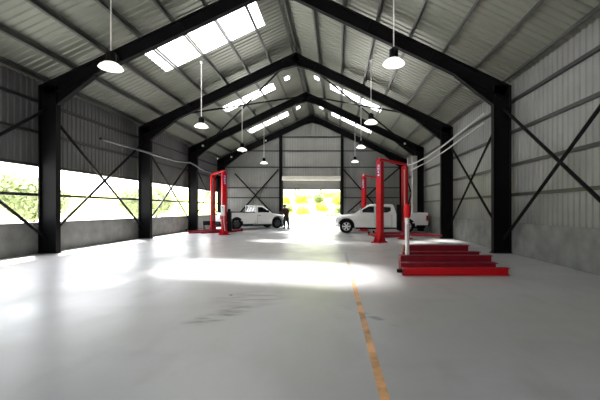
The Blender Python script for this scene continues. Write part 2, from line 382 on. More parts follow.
lamp(-5.78, 9, 5.1, 'high pendant lamp over the foreground floor on the left, outermost of its row')
lamp(1.45, 9, 5.2, 'high pendant lamp over the foreground floor on the right, outermost of its row')
# small white fittings on the rafters
for (x, y, lb) in ((-9.1, 23.9, 'small white fitting at the top of the left middle column'),
                   (-8.9, 29.68, 'small white fitting at the far left eave corner'),
                   (-7.95, 29.68, 'small white fitting on the back left rafter, second from the left eave'),
                   (-6.0, 29.68, 'small white fitting halfway up the back left rafter'),
                   (4.6, 23.9, 'small white fitting at the right eave above the white pipe')):
    tag(MB().lathe([(.001, .07), (.06, .06), (.075, 0), (.06, -.05), (.001, -.06)], 10, Matrix.Translation((x, y - .03, roofz(abs(x - RX)) - .25 - .36))).build('junction_box', M['whitepaint'], smooth=40), lb, 'fitting')
# ------------------------------------------------------------------ two post lifts
def lift_post(t, x, y, face, H, arms, mat_):
    """post at local x,y; face = direction (unit 2-D) towards the other post"""
    a = math.atan2(face[1], face[0]); Mx = Matrix.Translation((x, y, 0)) @ Matrix.Rotation(a, 4, 'Z')
    w, d = .13, .12
    p = MB()      # channel section, open towards the vehicle bay
    p.box(-d, -d + .02, -w, w, .03, H, Mx); p.box(-d, d, -w, -w + .02, .03, H, Mx); p.box(-d, d, w - .02, w, .03, H, Mx)
    p.box(d - .02, d, -w, -w + .07, .03, H, Mx); p.box(d - .02, d, w - .07, w, .03, H, Mx); p.box(-d, d, -w, w, H - .02, H, Mx)
    post = p.build('post', mat_, t)
    b = MB(); b.prism([(-.34, -.27), (.26, -.27), (.26, .27), (-.34, .27)], 0, .035, 'z', Mx)
    for s in (-1, 1): b.prism([(-.15, .03), (-.32, .03), (-.15, .42)], s * .13 - .012, s * .13 + .012, 'y', Mx); b.prism([(s * .15, .03), (s * .27, .03), (s * .15, .42)], -.07, -.05, 'x', Mx); b.prism([(s * .15, .03), (s * .27, .03), (s * .15, .42)], .06, .08, 'x', Mx)
    for (bx, by) in ((-.28, -.2), (-.28, .2), (.2, -.22), (.2, .22)): b.lathe([(.001, .07), (.02, .07), (.02, .03)], 8, Mx @ Matrix.Translation((bx, by, 0)))
    b.build('base_plate', mat_, t)
    return Mx, post
def two_post_lift(A, B, H, label, zc=.14, letters='A', armdirs=None, zcar=.6):
    """A, B world posts positions"""
    A = Vector((A[0], A[1], 0)); B = Vector((B[0], B[1], 0)); t = thing('two_post_lift', A, 0, label, 'car lift', 'red two post car lifts')
    Bl = B - A; u = Bl.normalized(); n = Vector((-u.y, u.x, 0))
    hl = []
    for k, (P, fc) in enumerate(((Vector((0, 0, 0)), u), (Bl, -u))):
        Mx, post = lift_post(t, P.x, P.y, (fc.x, fc.y), H, None, M['red'])
        # carriage low on the post
        c = MB(); c.box(-.08, .17, -.105, .105, zc - .02, zc + zcar, Mx); c.box(.17, .30, -.24, .24, zc - .03, zc + .09, Mx)
        c.build('carriage', M['darkred'], t, bevel=.008)
        c = MB(); c.tube([Mx @ Vector((.03, .0, zc + zcar)), Mx @ Vector((.03, 0, H - .15))], .04, 10); c.build('hydraulic_cylinder', M['galv'], t)
        for s in (-1, 1):
            ad = (armdirs or {}).get((k, s), (.75 * s, .65)); L = ad[2] if len(ad) > 2 else 1.15
            a0 = Mx @ Vector((.235, s * .19, zc + .03)); dv = (Mx.to_3x3() @ Vector((ad[1], ad[0], 0))).normalized()
            an = math.atan2(dv.y, dv.x); Ma = Matrix.Translation(a0) @ Matrix.Rotation(an, 4, 'Z')
            ar = MB(); ar.prism([(-.07, -.10), (L * .6, -.07), (L * .6, .07), (-.07, .10)], -.07, .065, 'z', Ma); ar.box(L * .55, L, -.05, .05, -.05, .045, Ma)
            arm = ar.build('swing_arm', M['darkred'], t, bevel=.006)
            pd = MB(); pd.lathe([(.001, .12), (.06, .12), (.062, .09), (.035, .085), (.035, -.04), (.06, -.045), (.06, -.06), (.001, -.06)], 14, Ma @ Matrix.Translation((L - .02, 0, 0))); pd.build('rubber_pad', M['rubber'], arm, smooth=40)
    # overhead beam with its hydraulic hose
    o = MB(); Ma = Matrix.Translation((0, 0, 0)) @ Matrix.Rotation(math.atan2(u.y, u.x), 4, 'Z'); LL = Bl.length
    o.prism([(-.14, H - .02), (-.14, H + .10), (-.02, H + .16), (LL + .02, H + .16), (LL + .14, H + .10), (LL + .14, H - .02), (LL + .05, H - .02), (LL - .02, H + .06), (.02, H + .06), (-.05, H - .02)], -.06, .06, 'y', Ma)
    o.build('overhead_beam', M['red'], t, bevel=.006)
    h = MB(); h.tube([Ma @ Vector((LL * q, .085, H + .10 + .05 * math.sin(q * 9))) for q in (0, .15, .3, .45, .6, .75, .9, 1)], .014, 6); h.build('hydraulic_hose', M['rubber'], t)
    return t, Ma, u
def lettering(t, Mface, w, H, zt, hgt):
    """vertical white marks, one above the other, on a purple-red panel on the post face that Mface points at"""
    pn = MB(); pn.box(-.004, .0, -w, w, zt - hgt, zt, Mface); pn = pn.build('name_panel', M['purple'], t)
    gl = MB(); n = 4; ch = hgt / (n + .6)
    for i in range(n):
        zc = zt - ch * (i + .8); a = ch * .36; b_ = w * .42; s = .013
        shapes = [[(-b_, -a, b_, -a + s * 2), (-b_, a - s * 2, b_, a), (-b_, -a, -b_ + s * 2, a)], [(-b_, -a, -b_ + s * 2, a), (b_ - s * 2, -a, b_, a), (-b_, -s, b_, s)],
                  [(-s, -a, s, a), (-b_, a - s * 2, b_, a), (-b_, -a, b_, -a + s * 2)], [(-b_, -a, -b_ + s * 2, a), (-b_, -a, b_, -a + s * 2), (-b_, -s, b_ * .6, s)]][i]
        for (p0, q0, p1, q1) in shapes: gl.box(-.009, -.004, p0, p1, zc + q0, zc + q1, Mface)
    gl.build('lettering', M['letter'], t)
# right near lift
A, Bp = (1.92, 15.75), (3.38, 17.55)
tr, Ma, u = two_post_lift(A, Bp, 3.62, 'near red two post car lift in front of the double cab pickup', zc=.25, armdirs={(0, 1): (.85, .5, 1.1), (0, -1): (-.35, .95, 1.3), (1, 1): (.98, .05, 1.9), (1, -1): (-.9, .4, 1.3)})
rotA = math.atan2(u.y, u.x)
def face_m(rot, off=(0, 0)): return Matrix.Translation((off[0], off[1], 0)) @ Matrix.Rotation(rot, 4, 'Z')
def front_panel(t, u, H, zt, hgt, w=.12, off=(0, 0), side=1):
    # the post face turned towards the shed entrance (normal = world -Y side)
    a = math.atan2(u.y, u.x)
    if side == 0: Mf = Matrix.Translation((off[0], off[1], 0)) @ Matrix.Rotation(a, 4, 'Z') @ Matrix.Translation((-.121, 0, 0))
    else: Mf = Matrix.Translation((off[0], off[1], 0)) @ Matrix.Rotation(a, 4, 'Z') @ Matrix.Rotation(PI / 2, 4, 'Z') @ Matrix.Translation((-.131, 0, 0))
    lettering(t, Mf, w, H, zt, hgt)
front_panel(tr, u, 3.62, 3.52, .60, .105, side=0)
# right far lift
tf_, Ma, u = two_post_lift((1.86, 24.3), (3.34, 26.3), 3.70, 'far red two post car lift behind the double cab pickup', zc=.14)
front_panel(tf_, u, 3.70, 3.56, .66, .105, side=0)
# left lift
tl, Ma, u = two_post_lift((-6.58, 20.5), (-7.90, 22.4), 3.62, 'red two post car lift by the left wall behind the single cab pickup tail', armdirs={(0, 1): (.97, .05, 1.7), (0, -1): (-.9, .5, 1.4), (1, 1): (.9, .4, 1.5), (1, -1): (-.95, .25, 1.6)})
front_panel(tl, u, 3.62, 3.5, .6, .105, side=0)
# pale control panels on the posts
def control(t, x, y, z0, z1, w=.11):
    p = MB(); p.box(x - w, x + w, y - .20, y - .10, z0, z1); c = p.build('control_panel', M['whitepaint'], t, bevel=.012); tag(c, 'white panel')
    q = MB(); q.lathe([(.001, .02), (.025, .02), (.03, 0)], 12, Matrix.Translation((x, y - .20, z1 - .12)) @ Matrix.Rotation(PI / 2, 4, 'X')); q.build('knob', M['lens_r'], c)
    q = MB(); q.tube([(x + w * .5, y - .15, z0), (x + w * .6, y - .2, z0 - .35), (x + w * .9, y - .12, .25)], .02, 6); q.build('hose', M['whitepaint'], c)
control(tl, 0, -.04, 1.10, 1.72)
pu = MB(); pu.box(.19, .42, -.1, .10, .75, 1.35); pu.box(.20, .46, -.08, .08, .2, .76); pu = pu.build('black_box', M['plastic'], tl, bevel=.015)  # black box added to stand in for the shadow beside the post
pu2 = MB(); pu2.lathe([(.001, 1.52), (.07, 1.5), (.08, 1.45), (.08, 1.35), (.001, 1.35)], 14, Matrix.Translation((.30, 0, 0))); pu2.build('box_cap', M['plastic'], pu, smooth=40)  # round cap, tops the added black box
bx = Vector((3.38 - 1.92, 17.55 - 15.75, 0))
pu = MB(); pu.box(bx.x - .40, bx.x - .17, bx.y - .1, bx.y + .1, .45, 1.30); pu.box(bx.x - .42, bx.x - .19, bx.y - .1, bx.y + .1, 1.26, 1.72); pu = pu.build('black_box', M['plastic'], tr, bevel=.015)  # plain black boxes filling the dark gap left of the post
# ------------------------------------------------------------------ pickups and car
def wheel(parent, x, y, r, w, rimmat, spokes=6):
    sg = 1 if y > 0 else -1
    Mx = Matrix.Translation((x, y, r)) @ Matrix.Rotation(-sg * PI / 2, 4, 'X')   # local z points outwards
    p = MB(); p.lathe([(r * .60, -w / 2), (r * .86, -w / 2), (r * .97, -w / 2 + .03), (r, -w / 4), (r, w / 4), (r * .97, w / 2 - .03), (r * .86, w / 2), (r * .66, w / 2 - .005), (r * .62, w / 2 - .03)], 32, Mx, close=True)
    wh = p.build('wheel', M['rubber'], parent, smooth=35)
    q = MB(); q.lathe([(r * .635, w / 2 - .04), (r * .62, w / 2 - .045), (r * .60, w / 2 - .06), (r * .56, -w / 3)], 32, Mx)
    for k in range(spokes):
        R = Mx @ Matrix.Rotation(2 * PI * k / spokes, 4, 'Z')
        q.prism([(r * .12, -r * .09), (r * .61, -r * .13), (r * .61, r * .13), (r * .12, r * .09)], w / 2 - .045, w / 2 - .012, 'z', R)
    q.lathe([(.001, w / 2 - .02), (r * .14, w / 2 - .022), (r * .17, w / 2 - .035), (r * .17, -w / 3)], 20, Mx)
    q.build('rim', rimmat, wh, smooth=35)
    q = MB(); q.lathe([(.001, -.01), (r * .55, -.01), (r * .55, -.03), (.001, -.03)], 24, Mx); q.build('brake_disc', M['plastic'], wh)
def vehicle(name, loc, rotz, P, body_mat, rim_mat, label, cat, spokes=6, black_rail=False):
    """s runs back from the nose (0); local x = -s so the nose looks to +x"""
    t = thing(name, loc, rotz, label, cat)
    W = P['W'] / 2; r = P['r']; zb = .34
    X = lambda s: -s
    end = P['cab'] if P['bed'] else P['tail']
    topkeys = P['top']    # (s, z) shoulder line
    def interp(keys, s):
        if s <= keys[0][0]: return keys[0][1]
        for (a, za), (b_, zb_) in zip(keys[:-1], keys[1:]):
            if s <= b_: return za + (zb_ - za) * (s - a) / (b_ - a)
        return keys[-1][1]
    def zbot(s):
        z = zb + (.10 * max(0, 1 - s / .25))
        for wc in (P['fw'], P['rw']):
            d = abs(s - wc); R = r + .085
            if d < R: z = max(z, r + math.sqrt(R * R - d * d))
        return z
    def sec_list(a, b_):
        ss = set([a, b_]); n = int((b_ - a) / .12)
        for i in range(n + 1): ss.add(a + (b_ - a) * i / n)
        for wc in (P['fw'], P['rw']):
            R = r + .085
            for k in range(13):
                q = wc - R * math.cos(PI * k / 12)
                if a < q < b_: ss.add(q)
            for q in (wc - R - .002, wc + R + .002):
                if a < q < b_: ss.add(q)
        return sorted(ss)
    m = MB(); loops = []
    for s in sec_list(0, end):
        zt = interp(topkeys, s); z0 = min(zbot(s), zt - .10)
        nose = 1 - .20 * max(0, 1 - s / .35) ** 2
        w = W * nose; fl = 0
        for wc in (P['fw'], P['rw']):
            fl = max(fl, .035 * max(0, 1 - abs(s - wc) / (r + .2)))
        h = zt - z0
        half = [(0, z0), (w * .93, z0), (w * .985 + fl, z0 + .04), (w + fl, z0 + h * .30), (w + fl * .7, z0 + h * .55), (w * .985, zt - min(.10, h * .3)), (w * .945, zt - .025), (w * .86, zt + .0), (w * .5, zt + .025), (0, zt + .035)]
        loop = [(X(s), y, z) for (y, z) in half] + [(X(s), -y, z) for (y, z) in half[-2:0:-1]]
        loops.append(loop)
    n = len(loops[0])
    vs = [p for lp in loops for p in lp]; fs = []
    for k in range(len(loops) - 1):
        for i in range(n): j = (i + 1) % n; fs.append((k * n + i, k * n + j, (k + 1) * n + j, (k + 1) * n + i))
    fs += [tuple(range(n)), tuple(len(vs) - n + i for i in range(n))]
    m.add(vs, fs); body = m.build('body', body_mat, t, smooth=38)
    # cabin: tapered shell
    zs = P['belt']; cw = W * .93; rw_ = W * .76
    s0, s1, s2, s3 = P['ws0'], P['ws1'], P['rf1'], P['cb']
    zr = P['roof']
    m = MB()
    rings = [[(s0, cw, zs - .02), (s3, cw, zs - .02)], [(s1 + .02, rw_ * 1.04, zr - .07), (s2 - .0, rw_ * 1.04, zr - .07)], [(s1 + .12, rw_ * .93, zr - .01), (s2 - .08, rw_ * .93, zr - .01)], [(s1 + .3, rw_ * .6, zr + .02), (s2 - .25, rw_ * .6, zr + .02)]]
    vs = []
    for rg in rings:
        (a, wa, z), (b_, wb_, z2) = rg; vs += [(X(a), -wa, z), (X(a), wa, z), (X(b_), wb_, z2), (X(b_), -wb_, z2)]
    fs = [(3, 2, 1, 0)]
    for k in range(3):
        for i in range(4): j = (i + 1) % 4; fs.append((4 * k + i, 4 * k + j, 4 * k + 4 + j, 4 * k + 4 + i))
    fs.append((12, 13, 14, 15)); m.add(vs, fs); m.build('cabin', body_mat, t, bevel=.04, smooth=50)
    # glass
    def side_pt(s, z, sg, out=.012):   # point on the cabin's side plane
        q = (z - (zs - .02)) / ((zr - .07) - (zs - .02)); return (X(s), sg * (cw + (rw_ * 1.04 - cw) * q + out), z)
    def panel(nm, pts, mt, nv, th=.014, parent=t, **k):
        nv = Vector(nv).normalized(); a = [Vector(p) for p in pts]; b_ = [p - nv * th for p in a]; m = MB(); c = len(a)
        m.add(a + b_, [tuple(range(c)), tuple(range(2 * c - 1, c - 1, -1))] + [(i, (i + 1) % c, c + (i + 1) % c, c + i) for i in range(c)]); return m.build(nm, mt, parent, **k)
    for sg in (-1, 1):
        for poly in P['side_glass']:
            panel('side_window', [side_pt(s, z, sg) for s, z in poly], M['glass'], (0, sg, .3))
    def ws(q, y, out=.012):
        s = s0 + (s1 + .02 - s0) * q; z = zs - .02 + (zr - .05 - zs) * q; d = Vector((zr - zs, 0, s1 - s0)).normalized(); return Vector((X(s), y, z)) + d * out
    nv = Vector((zr - zs, 0, s1 - s0)).normalized()
    panel('windshield', [ws(.08, -cw * .9), ws(.08, cw * .9), ws(.92, rw_ * .93), ws(.92, -rw_ * .93)], M['glass'], nv)
    # rear window
    def rwp(q, y, out=.012):
        s = s3 + (s2 - s3) * q + out; return (X(s), y, zs - .02 + (zr - .05 - zs) * q)
    rp = panel('rear_window', [rwp(.22, -cw * .72), rwp(.22, cw * .72), rwp(.85, rw_ * .82), rwp(.85, -rw_ * .82)], M['glass'], (-1, 0, 0))
    if P.get('guard'):
        g = MB()
        for y in (-.24, .24): g.tube([(X(s3 + .05), y, zs - .1), (X(s3 + .05), y, zr - .03)], .022, 6)
        for y in (-.72, .72): g.tube([(X(s3 + .05), y, zs - .1), (X(s3 + .05), y, zr - .03)], .028, 8)
        g.tube([(X(s3 + .05), -.74, zr - .03), (X(s3 + .05), .74, zr - .03)], .03, 8)
        g.build('headboard_rack', body_mat, t)
    # doors: slightly proud panels with handle
    for sg in (-1, 1):
        for (a, b_) in P['doors']:
            pts = []
            for s, z in ((a, .42), (b_, .42), (b_, .62), (b_, 1.0), (b_, zs - .10), (a, zs - .10), (a, 1.0), (a, .62)):
                pts.append((X(s), sg * (W + .006 if z < zs - .15 else W * .992 + .004), z))
            dr = panel('door', pts, body_mat, (0, sg, 0), .02, bevel=.006)
            h = MB(); h.box(X(b_) + .08, X(b_) + .24, min(sg * (W + .005), sg * (W + .045)), max(sg * (W + .005), sg * (W + .045)), zs - .24, zs - .20); h.build('handle', P.get('hmat', M['plastic']), dr, bevel=.006)
            sm = MB(); sm.box(X(b_) - .018, X(b_) - .004, min(sg * (W - .0), sg * (W + .003)), max(sg * (W - .0), sg * (W + .003)), .42, zs - .08); sm.build('door_seam', M['plastic'], dr)
        mi = MB(); y0 = sg * (cw + .0); mi.box(X(s0 + .50), X(s0 + .40), min(y0, y0 + sg * .22), max(y0, y0 + sg * .22), zs + .02, zs + .19)
        mi.build('wing_mirror', P.get('mmat', M['plastic']), t, bevel=.02)
        st = MB(); st.box(X(P['rw'] - r - .15), X(P['fw'] + r + .15), min(sg * (W - .10), sg * (W + .015)), max(sg * (W - .1), sg * (W + .015)), .27, .345); st.build('side_step', M['plastic'], t, bevel=.01)
        hl = MB(); zf = interp(topkeys, .12); hl.prism([(X(.02), zf - .24), (X(.02), zf - .09), (X(.30), zf - .05), (X(.34), zf - .13)], min(sg * W * .62, sg * W * .92), max(sg * W * .62, sg * W * .92), 'y'); hl.build('headlight', M['lens_w'], t, bevel=.01)
        tlx = P['tail']; tg = MB(); tg.box(X(tlx) - .012, X(tlx) + .12, min(sg * (W - .14), sg * (W + .008)), max(sg * (W - .14), sg * (W + .008)), .78, 1.10); tg.build('tail_light', M['lens_r'], t, bevel=.008)
        for wc in (P['fw'], P['rw']): wheel(t, X(wc), sg * (W - .11), r, .22, rim_mat, spokes)
        # black arch lip
    zf = interp(topkeys, 0.05)
    g = MB(); g.box(-.02, .012, -W * .55, W * .55, zf - .30, zf - .08)
    for k in range(4): g.box(.0, .03, -W * .55, W * .55, zf - .28 + k * .055, zf - .262 + k * .055)
    g.build('grille', M['plastic'], t)
    b_ = MB(); b_.prism([(-.30, -W * .98), (-.02, -W * .80), (.05, -W * .5), (.05, W * .5), (-.02, W * .80), (-.30, W * .98)], .36, .58, 'z'); b_.build('front_bumper', body_mat, t, bevel=.03)
    b_ = MB(); b_.box(X(P['tail']) - .10, X(P['tail']) + .06, -W * .93, W * .93, .46, .62); b_.build('rear_bumper', M['plastic'], t, bevel=.02)
    ch = MB(); ch.box(X(P['tail'] - .1), X(.4), -W * .62, W * .62, .30, .62)
    for wc in (P['fw'], P['rw']): ch.tube([(X(wc), -W + .2, r), (X(wc), W - .2, r)], .06, 8)
    ch.box(X(P['rw'] + r + .06), X(P['rw'] - r - .06), -W * .66, W * .66, .5, .95); ch.box(X(P['fw'] + r + .06), X(P['fw'] - r - .06), -W * .66, W * .66, .5, .86)
    ch.build('chassis', M['plastic'], t)
    if P['bed']:
        a, e, zr_ = P['cab'] + .03, P['tail'], P['rail']
        R = r + .085; wc = P['rw']
        outline = [(X(a), .40), (X(a), zr_), (X(e), zr_), (X(e), .50)]
        arch = [(X(wc + R * math.cos(PI * k / 14)), max(.40, r + R * math.sin(PI * k / 14))) for k in range(15)]
        outline += [(X(min(e, wc + R) ), .50)] + arch[0:] + [(X(wc - R), .40)]
        bd = MB()
        for sg in (-1, 1):
            bd.prism(outline, sg * (W - .05), sg * W, 'y')
            ring_o = [(X(wc + (R + .05) * math.cos(PI * k / 14)), r + (R + .05) * math.sin(PI * k / 14)) for k in range(15)]; bd.prism(arch + ring_o[::-1], sg * W, sg * (W + .03), 'y')
        bd.box(X(a), X(a) - .05 + .1, -W, W, .62, zr_); bd.box(X(e), X(a), -W + .04, W - .04, .62, .68)
        bd.build('bed', body_mat, t, bevel=.008)
        tg = MB(); tg.box(X(e), X(e) + .05, -W + .12, W - .12, .64, zr_); tgo = tg.build('tailgate', body_mat, t, bevel=.01)
        hh = MB(); hh.box(X(e) - .015, X(e), -.12, .12, zr_ - .18, zr_ - .11); hh.build('handle', M['plastic'], tgo)
        if black_rail:
            rl = MB()
            for sg in (-1, 1): rl.box(X(e), X(a), min(sg * (W - .07), sg * (W + .012)), max(sg * (W - .07), sg * (W + .012)), zr_ - .012, zr_ + .045)
            rl.build('rail_cap', M['plastic'], t, bevel=.008)
    return t
zs = 1.24
DC = dict(W=1.84, r=.42, fw=.70, rw=4.46, tail=5.75, cab=3.80, bed=True, rail=1.27, belt=zs, roof=1.81, ws0=1.18, ws1=2.05, rf1=3.64, cb=3.82,
          top=[(0, .86), (.06, .98), (.25, 1.06), (.8, 1.15), (1.3, 1.22), (2.2, 1.25), (3.8, 1.27)],
          side_glass=[[(1.55, 1.29), (2.42, 1.27), (2.42, 1.66), (2.12, 1.66), (1.78, 1.50)], [(2.54, 1.27), (3.25, 1.29), (3.46, 1.38), (3.46, 1.60), (2.54, 1.66)]],
          doors=[(1.42, 2.46), (2.50, 3.50)], hmat=M['white'], mmat=M['white'])
# nose at world X=-.12, pointing to -X
vehicle('pickup_truck', (-.12, 21.75 + .92, 0), PI, DC, M['white'], M['alloy'], 'white double cab pickup truck behind the near red lift on the right', 'pickup truck')
SC = dict(W=1.74, r=.42, fw=.80, rw=4.15, tail=5.30, cab=2.68, bed=True, rail=1.25, belt=1.22, roof=1.78, ws0=1.22, ws1=1.86, rf1=2.50, cb=2.66,
          top=[(0, .82), (.06, .94), (.25, 1.02), (.8, 1.12), (1.3, 1.20), (2.0, 1.23), (2.7, 1.25)],
          side_glass=[[(1.52, 1.26), (2.44, 1.25), (2.40, 1.64), (2.04, 1.64), (1.78, 1.48)]],
          doors=[(1.42, 2.52)], guard=True)
th = math.radians(40); ux, uy = math.cos(th), math.sin(th)
rear_near = Vector((-7.18, 25.2))           # near (right-hand) rear wheel
ctr = rear_near + Vector((-uy, ux)) * .87   # axle centre
nose = ctr + Vector((ux, uy)) * 4.15
vehicle('pickup_truck', (nose.x, nose.y, 0), th, SC, M['white'], M['steelrim'], 'white single cab pickup truck with dark bed rails by the left back wall', 'pickup truck', 8, True)
HB = dict(W=1.70, r=.32, fw=.78, rw=3.3, tail=4.05, cab=4.0, bed=False, rail=1, belt=1.02, roof=1.66, ws0=.98, ws1=1.72, rf1=3.3, cb=3.9,
          top=[(0, .72), (.06, .84), (.3, .93), (1.0, 1.03), (2, 1.06), (3.9, 1.06), (4.05, .95)],
          side_glass=[[(1.45, 1.08), (2.3, 1.08), (2.3, 1.50), (1.85, 1.50)], [(2.4, 1.08), (3.4, 1.1), (3.2, 1.5), (2.4, 1.5)]],
          doors=[(1.3, 2.35), (2.4, 3.3)])
SV = vehicle('car', (.15, 28.25, 0), PI, HB, M['silver'], M['alloy'], 'silver grey car mostly hidden behind the white double cab pickup', 'car'); SV.scale = (1.1,) * 3
# ------------------------------------------------------------------ stacked red steel beams (right foreground)
def beam(y0, y1, z0, z1, x0, x1, m, label, pad=False):
    t = thing('steel_beam', (x0, y0, z0), 0, label, 'steel beam', 'red steel beams laid by the right wall')
    b = MB(); w, h = y1 - y0, z1 - z0; L = x1 - x0; k = .018
    b.box(0, L, 0, w, 0, k); b.box(0, L, 0, w, h - k, h); b.box(.015, L - .015, w * .3, w * .3 + k, 0, h); b.box(0, L, w - k, w, 0, h)
    b.build('channel', m, t, bevel=.004)
    e = MB(); e.box(-.012, .0, -.01, w + .01, -.0, h + .01); e.build('end_plate', M['darkred'], t)
    if pad:
        pd = MB(); pd.tube([(0, w * .5, h * .55), (-.09, w * .5, h * .55)], .03, 10); pd.lathe([(.001, .03), (.06, .03), (.065, 0), (.06, -.04), (.001, -.04)], 14, Matrix.Translation((-.08, w * .4, h * .62))); pd.build('rubber_pad', M['rubber'], t, smooth=40)
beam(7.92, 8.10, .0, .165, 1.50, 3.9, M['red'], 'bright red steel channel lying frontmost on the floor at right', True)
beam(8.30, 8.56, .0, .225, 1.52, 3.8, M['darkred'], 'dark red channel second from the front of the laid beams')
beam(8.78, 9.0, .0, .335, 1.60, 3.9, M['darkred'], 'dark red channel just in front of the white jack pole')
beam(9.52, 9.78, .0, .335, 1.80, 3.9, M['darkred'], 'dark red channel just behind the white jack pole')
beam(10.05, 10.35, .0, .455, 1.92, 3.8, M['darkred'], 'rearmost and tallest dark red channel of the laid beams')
# low black trolley by the left lift
t = thing('tool_trolley', (-8.62, 23.55, 0), .2, 'low black trolley on small wheels left of the left lift', 'trolley')
MB().box(-.30, .30, -.2, .2, .42, .70).build('tray', M['plastic'], t, bevel=.02)
MB().box(-.28, .28, -.18, .18, .12, .18).build('shelf', M['plastic'], t)
for sx in (-.26, .26):
    for sy in (-.16, .16):
        lg = MB().tube([(sx, sy, .08), (sx, sy, .45)], .018, 6).build('leg', M['plastic'], t)
        MB().lathe([(.001, .02), (.05, .02), (.05, -.02), (.001, -.02)], 12, Matrix.Translation((sx, sy, .05)) @ Matrix.Rotation(PI / 2, 4, 'X')).build('wheel', M['rubber'], lg)
# jack pole
t = thing('pole_jack', (1.85, 9.28, 0), 0, 'white pole jack with a red head standing between the red beams', 'jack')
p = MB(); p.lathe([(.001, .0), (.11, .0), (.11, .02), (.058, .03), (.058, 1.27), (.001, 1.27)], 18); p.build('pole', M['whitepaint'], t, smooth=35)
p = MB(); p.lathe([(.001, 1.27), (.075, 1.27), (.095, 1.34), (.095, 1.58), (.06, 1.62), (.03, 1.64), (.001, 1.64)], 18); p.build('head', M['red'], t, smooth=35)
p = MB(); p.box(-.012, .012, -.064, -.056, .3, 1.1); p.build('stripe', M['galv'], t)
# concrete column panel at right wall (pale post in front of far wall)
t = tag(MB().box(-.16, .16, -.14, .14, 0, 5.0).build('wall_post', M['clad_light'], loc=(5.12, 23.3, 0), bevel=.01), 'pale grey square post at the right wall beside the dark column', 'post')
# ------------------------------------------------------------------ person
def skinmesh(name, V, E, R, m, parent, sub=2, root=0):
    me = bpy.data.meshes.new(name); me.from_pydata([tuple(v) for v in V], E, []); o = bpy.data.objects.new(name, me); COL.objects.link(o); o.parent = parent
    o.modifiers.new('skin', 'SKIN').use_smooth_shade = True; s = o.modifiers.new('sub', 'SUBSURF'); s.levels = sub; s.render_levels = sub
    if not me.skin_vertices: me.attributes.new if False else None
    bm = bmesh.new(); bm.from_mesh(me); lay = bm.verts.layers.skin.verify(); bm.verts.ensure_lookup_table()
    for i, v in enumerate(bm.verts):
        rr = R[i]; v[lay].radius = rr if isinstance(rr, tuple) else (rr, rr); v[lay].use_root = (i == root)
    bm.to_mesh(me); bm.free(); me.materials.append(m); return o
pr = thing('person', (-3.86, 26.95, 0), math.radians(132), 'person in maroon shirt and dark trousers leaning over the single cab pickup bonnet', 'person'); pr.scale = (1.06,) * 3
V = []; E = []; R = []
def addv(p, r, par=None):
    V.append(Vector(p)); R.append(r); i = len(V) - 1
    if par is not None: E.append((par, i))
    return i
pel = addv((0, 0, .90), (.09, .08)); wst = addv((.03, 0, 1.06), (.08, .07), pel); che = addv((.13, 0, 1.27), (.10, .08), wst); nb = addv((.20, 0, 1.42), (.065, .06), che); nk = addv((.235, 0, 1.48), .055, nb)
hd0 = addv((.26, 0, 1.545), (.075, .08), nk); hd1 = addv((.275, 0, 1.61), (.085, .10), hd0); hd2 = addv((.27, 0, 1.67), (.065, .08), hd1)
limbs = {}
for sg in (-1, 1):
    sh = addv((.19, sg * .19, 1.38), .045, che); el = addv((.36, sg * .25, 1.17), .046, sh); wr_ = addv((.60, sg * .19, 1.13), .030, el); pm = addv((.67, sg * .18, 1.13), (.036, .022), wr_)
    for k, (dy, L) in enumerate(((-.03, .075), (-.01, .085), (.01, .08), (.03, .065))):
        a = addv((.71, sg * .18 + dy, 1.128), .010, pm); b_ = addv((.71 + L * .5, sg * .18 + dy * 1.2, 1.12), .009, a); addv((.71 + L * .9, sg * .18 + dy * 1.3, 1.10), .008, b_)
    a = addv((.66, sg * .18 - sg * .04, 1.12), .011, pm); addv((.70, sg * .18 - sg * .065, 1.105), .009, a)
    hp = addv((0, sg * .10, .86), .07, pel); kn = addv((.04 + (.04 if sg > 0 else -.04), sg * .12, .48), .062, hp); an = addv((-.02 + (.05 if sg > 0 else -.06), sg * .13, .10), .042, kn); to = addv((.12 + (.05 if sg > 0 else -.06), sg * .145, .04), (.035, .04), an)
    limbs[sg] = (sh, el, wr_, hp, kn, an, to)
skinmesh('body', V, E, R, M['skin'], pr)
def sub_skin(name, ids, edges, radii, m):
    return skinmesh(name, [V[i] for i in ids], [(ids.index(a), ids.index(b_)) for a, b_ in edges], radii, m, pr)
L1, L2 = limbs[1], limbs[-1]
ids = [che, wst, pel, nb, L1[0], L1[1], L1[2], L2[0], L2[1], L2[2]]
sub_skin('shirt', ids, [(che, wst), (wst, pel), (che, nb), (che, L1[0]), (L1[0], L1[1]), (L1[1], L1[2]), (che, L2[0]), (L2[0], L2[1]), (L2[1], L2[2])],
         [(.24, .18), (.21, .17), (.18, .16), (.11, .10), .11, .085, .06, .11, .085, .06], M['shirt'])
ids = [pel, wst, L1[3], L1[4], L1[5], L2[3], L2[4], L2[5]]
sub_skin('trousers', ids, [(pel, wst), (pel, L1[3]), (L1[3], L1[4]), (L1[4], L1[5]), (pel, L2[3]), (L2[3], L2[4]), (L2[4], L2[5])], [(.18, .155), (.15, .13), .14, .115, .095, .14, .115, .095], M['trouser'])
for sg in (-1, 1):
    A_ = V[limbs[sg][5]]; T_ = V[limbs[sg][6]]; b_ = MB()
    b_.prism([(A_.x - .07, 0), (T_.x + .08, 0), (T_.x + .09, .05), (T_.x, .09), (A_.x + .06, .13), (A_.x + .05, .20), (A_.x - .06, .20)], A_.y - .05, A_.y + .055); b_.build('boot', M['plastic'], pr, bevel=.02)
hm = MB(); Mh = Matrix.Translation((.255, 0, 1.645)) @ Matrix.Rotation(.25, 4, 'Y')
prof = [(.001, .105), (.05, .10), (.085, .07), (.102, .02), (.102, -.03), (.10, -.05)]
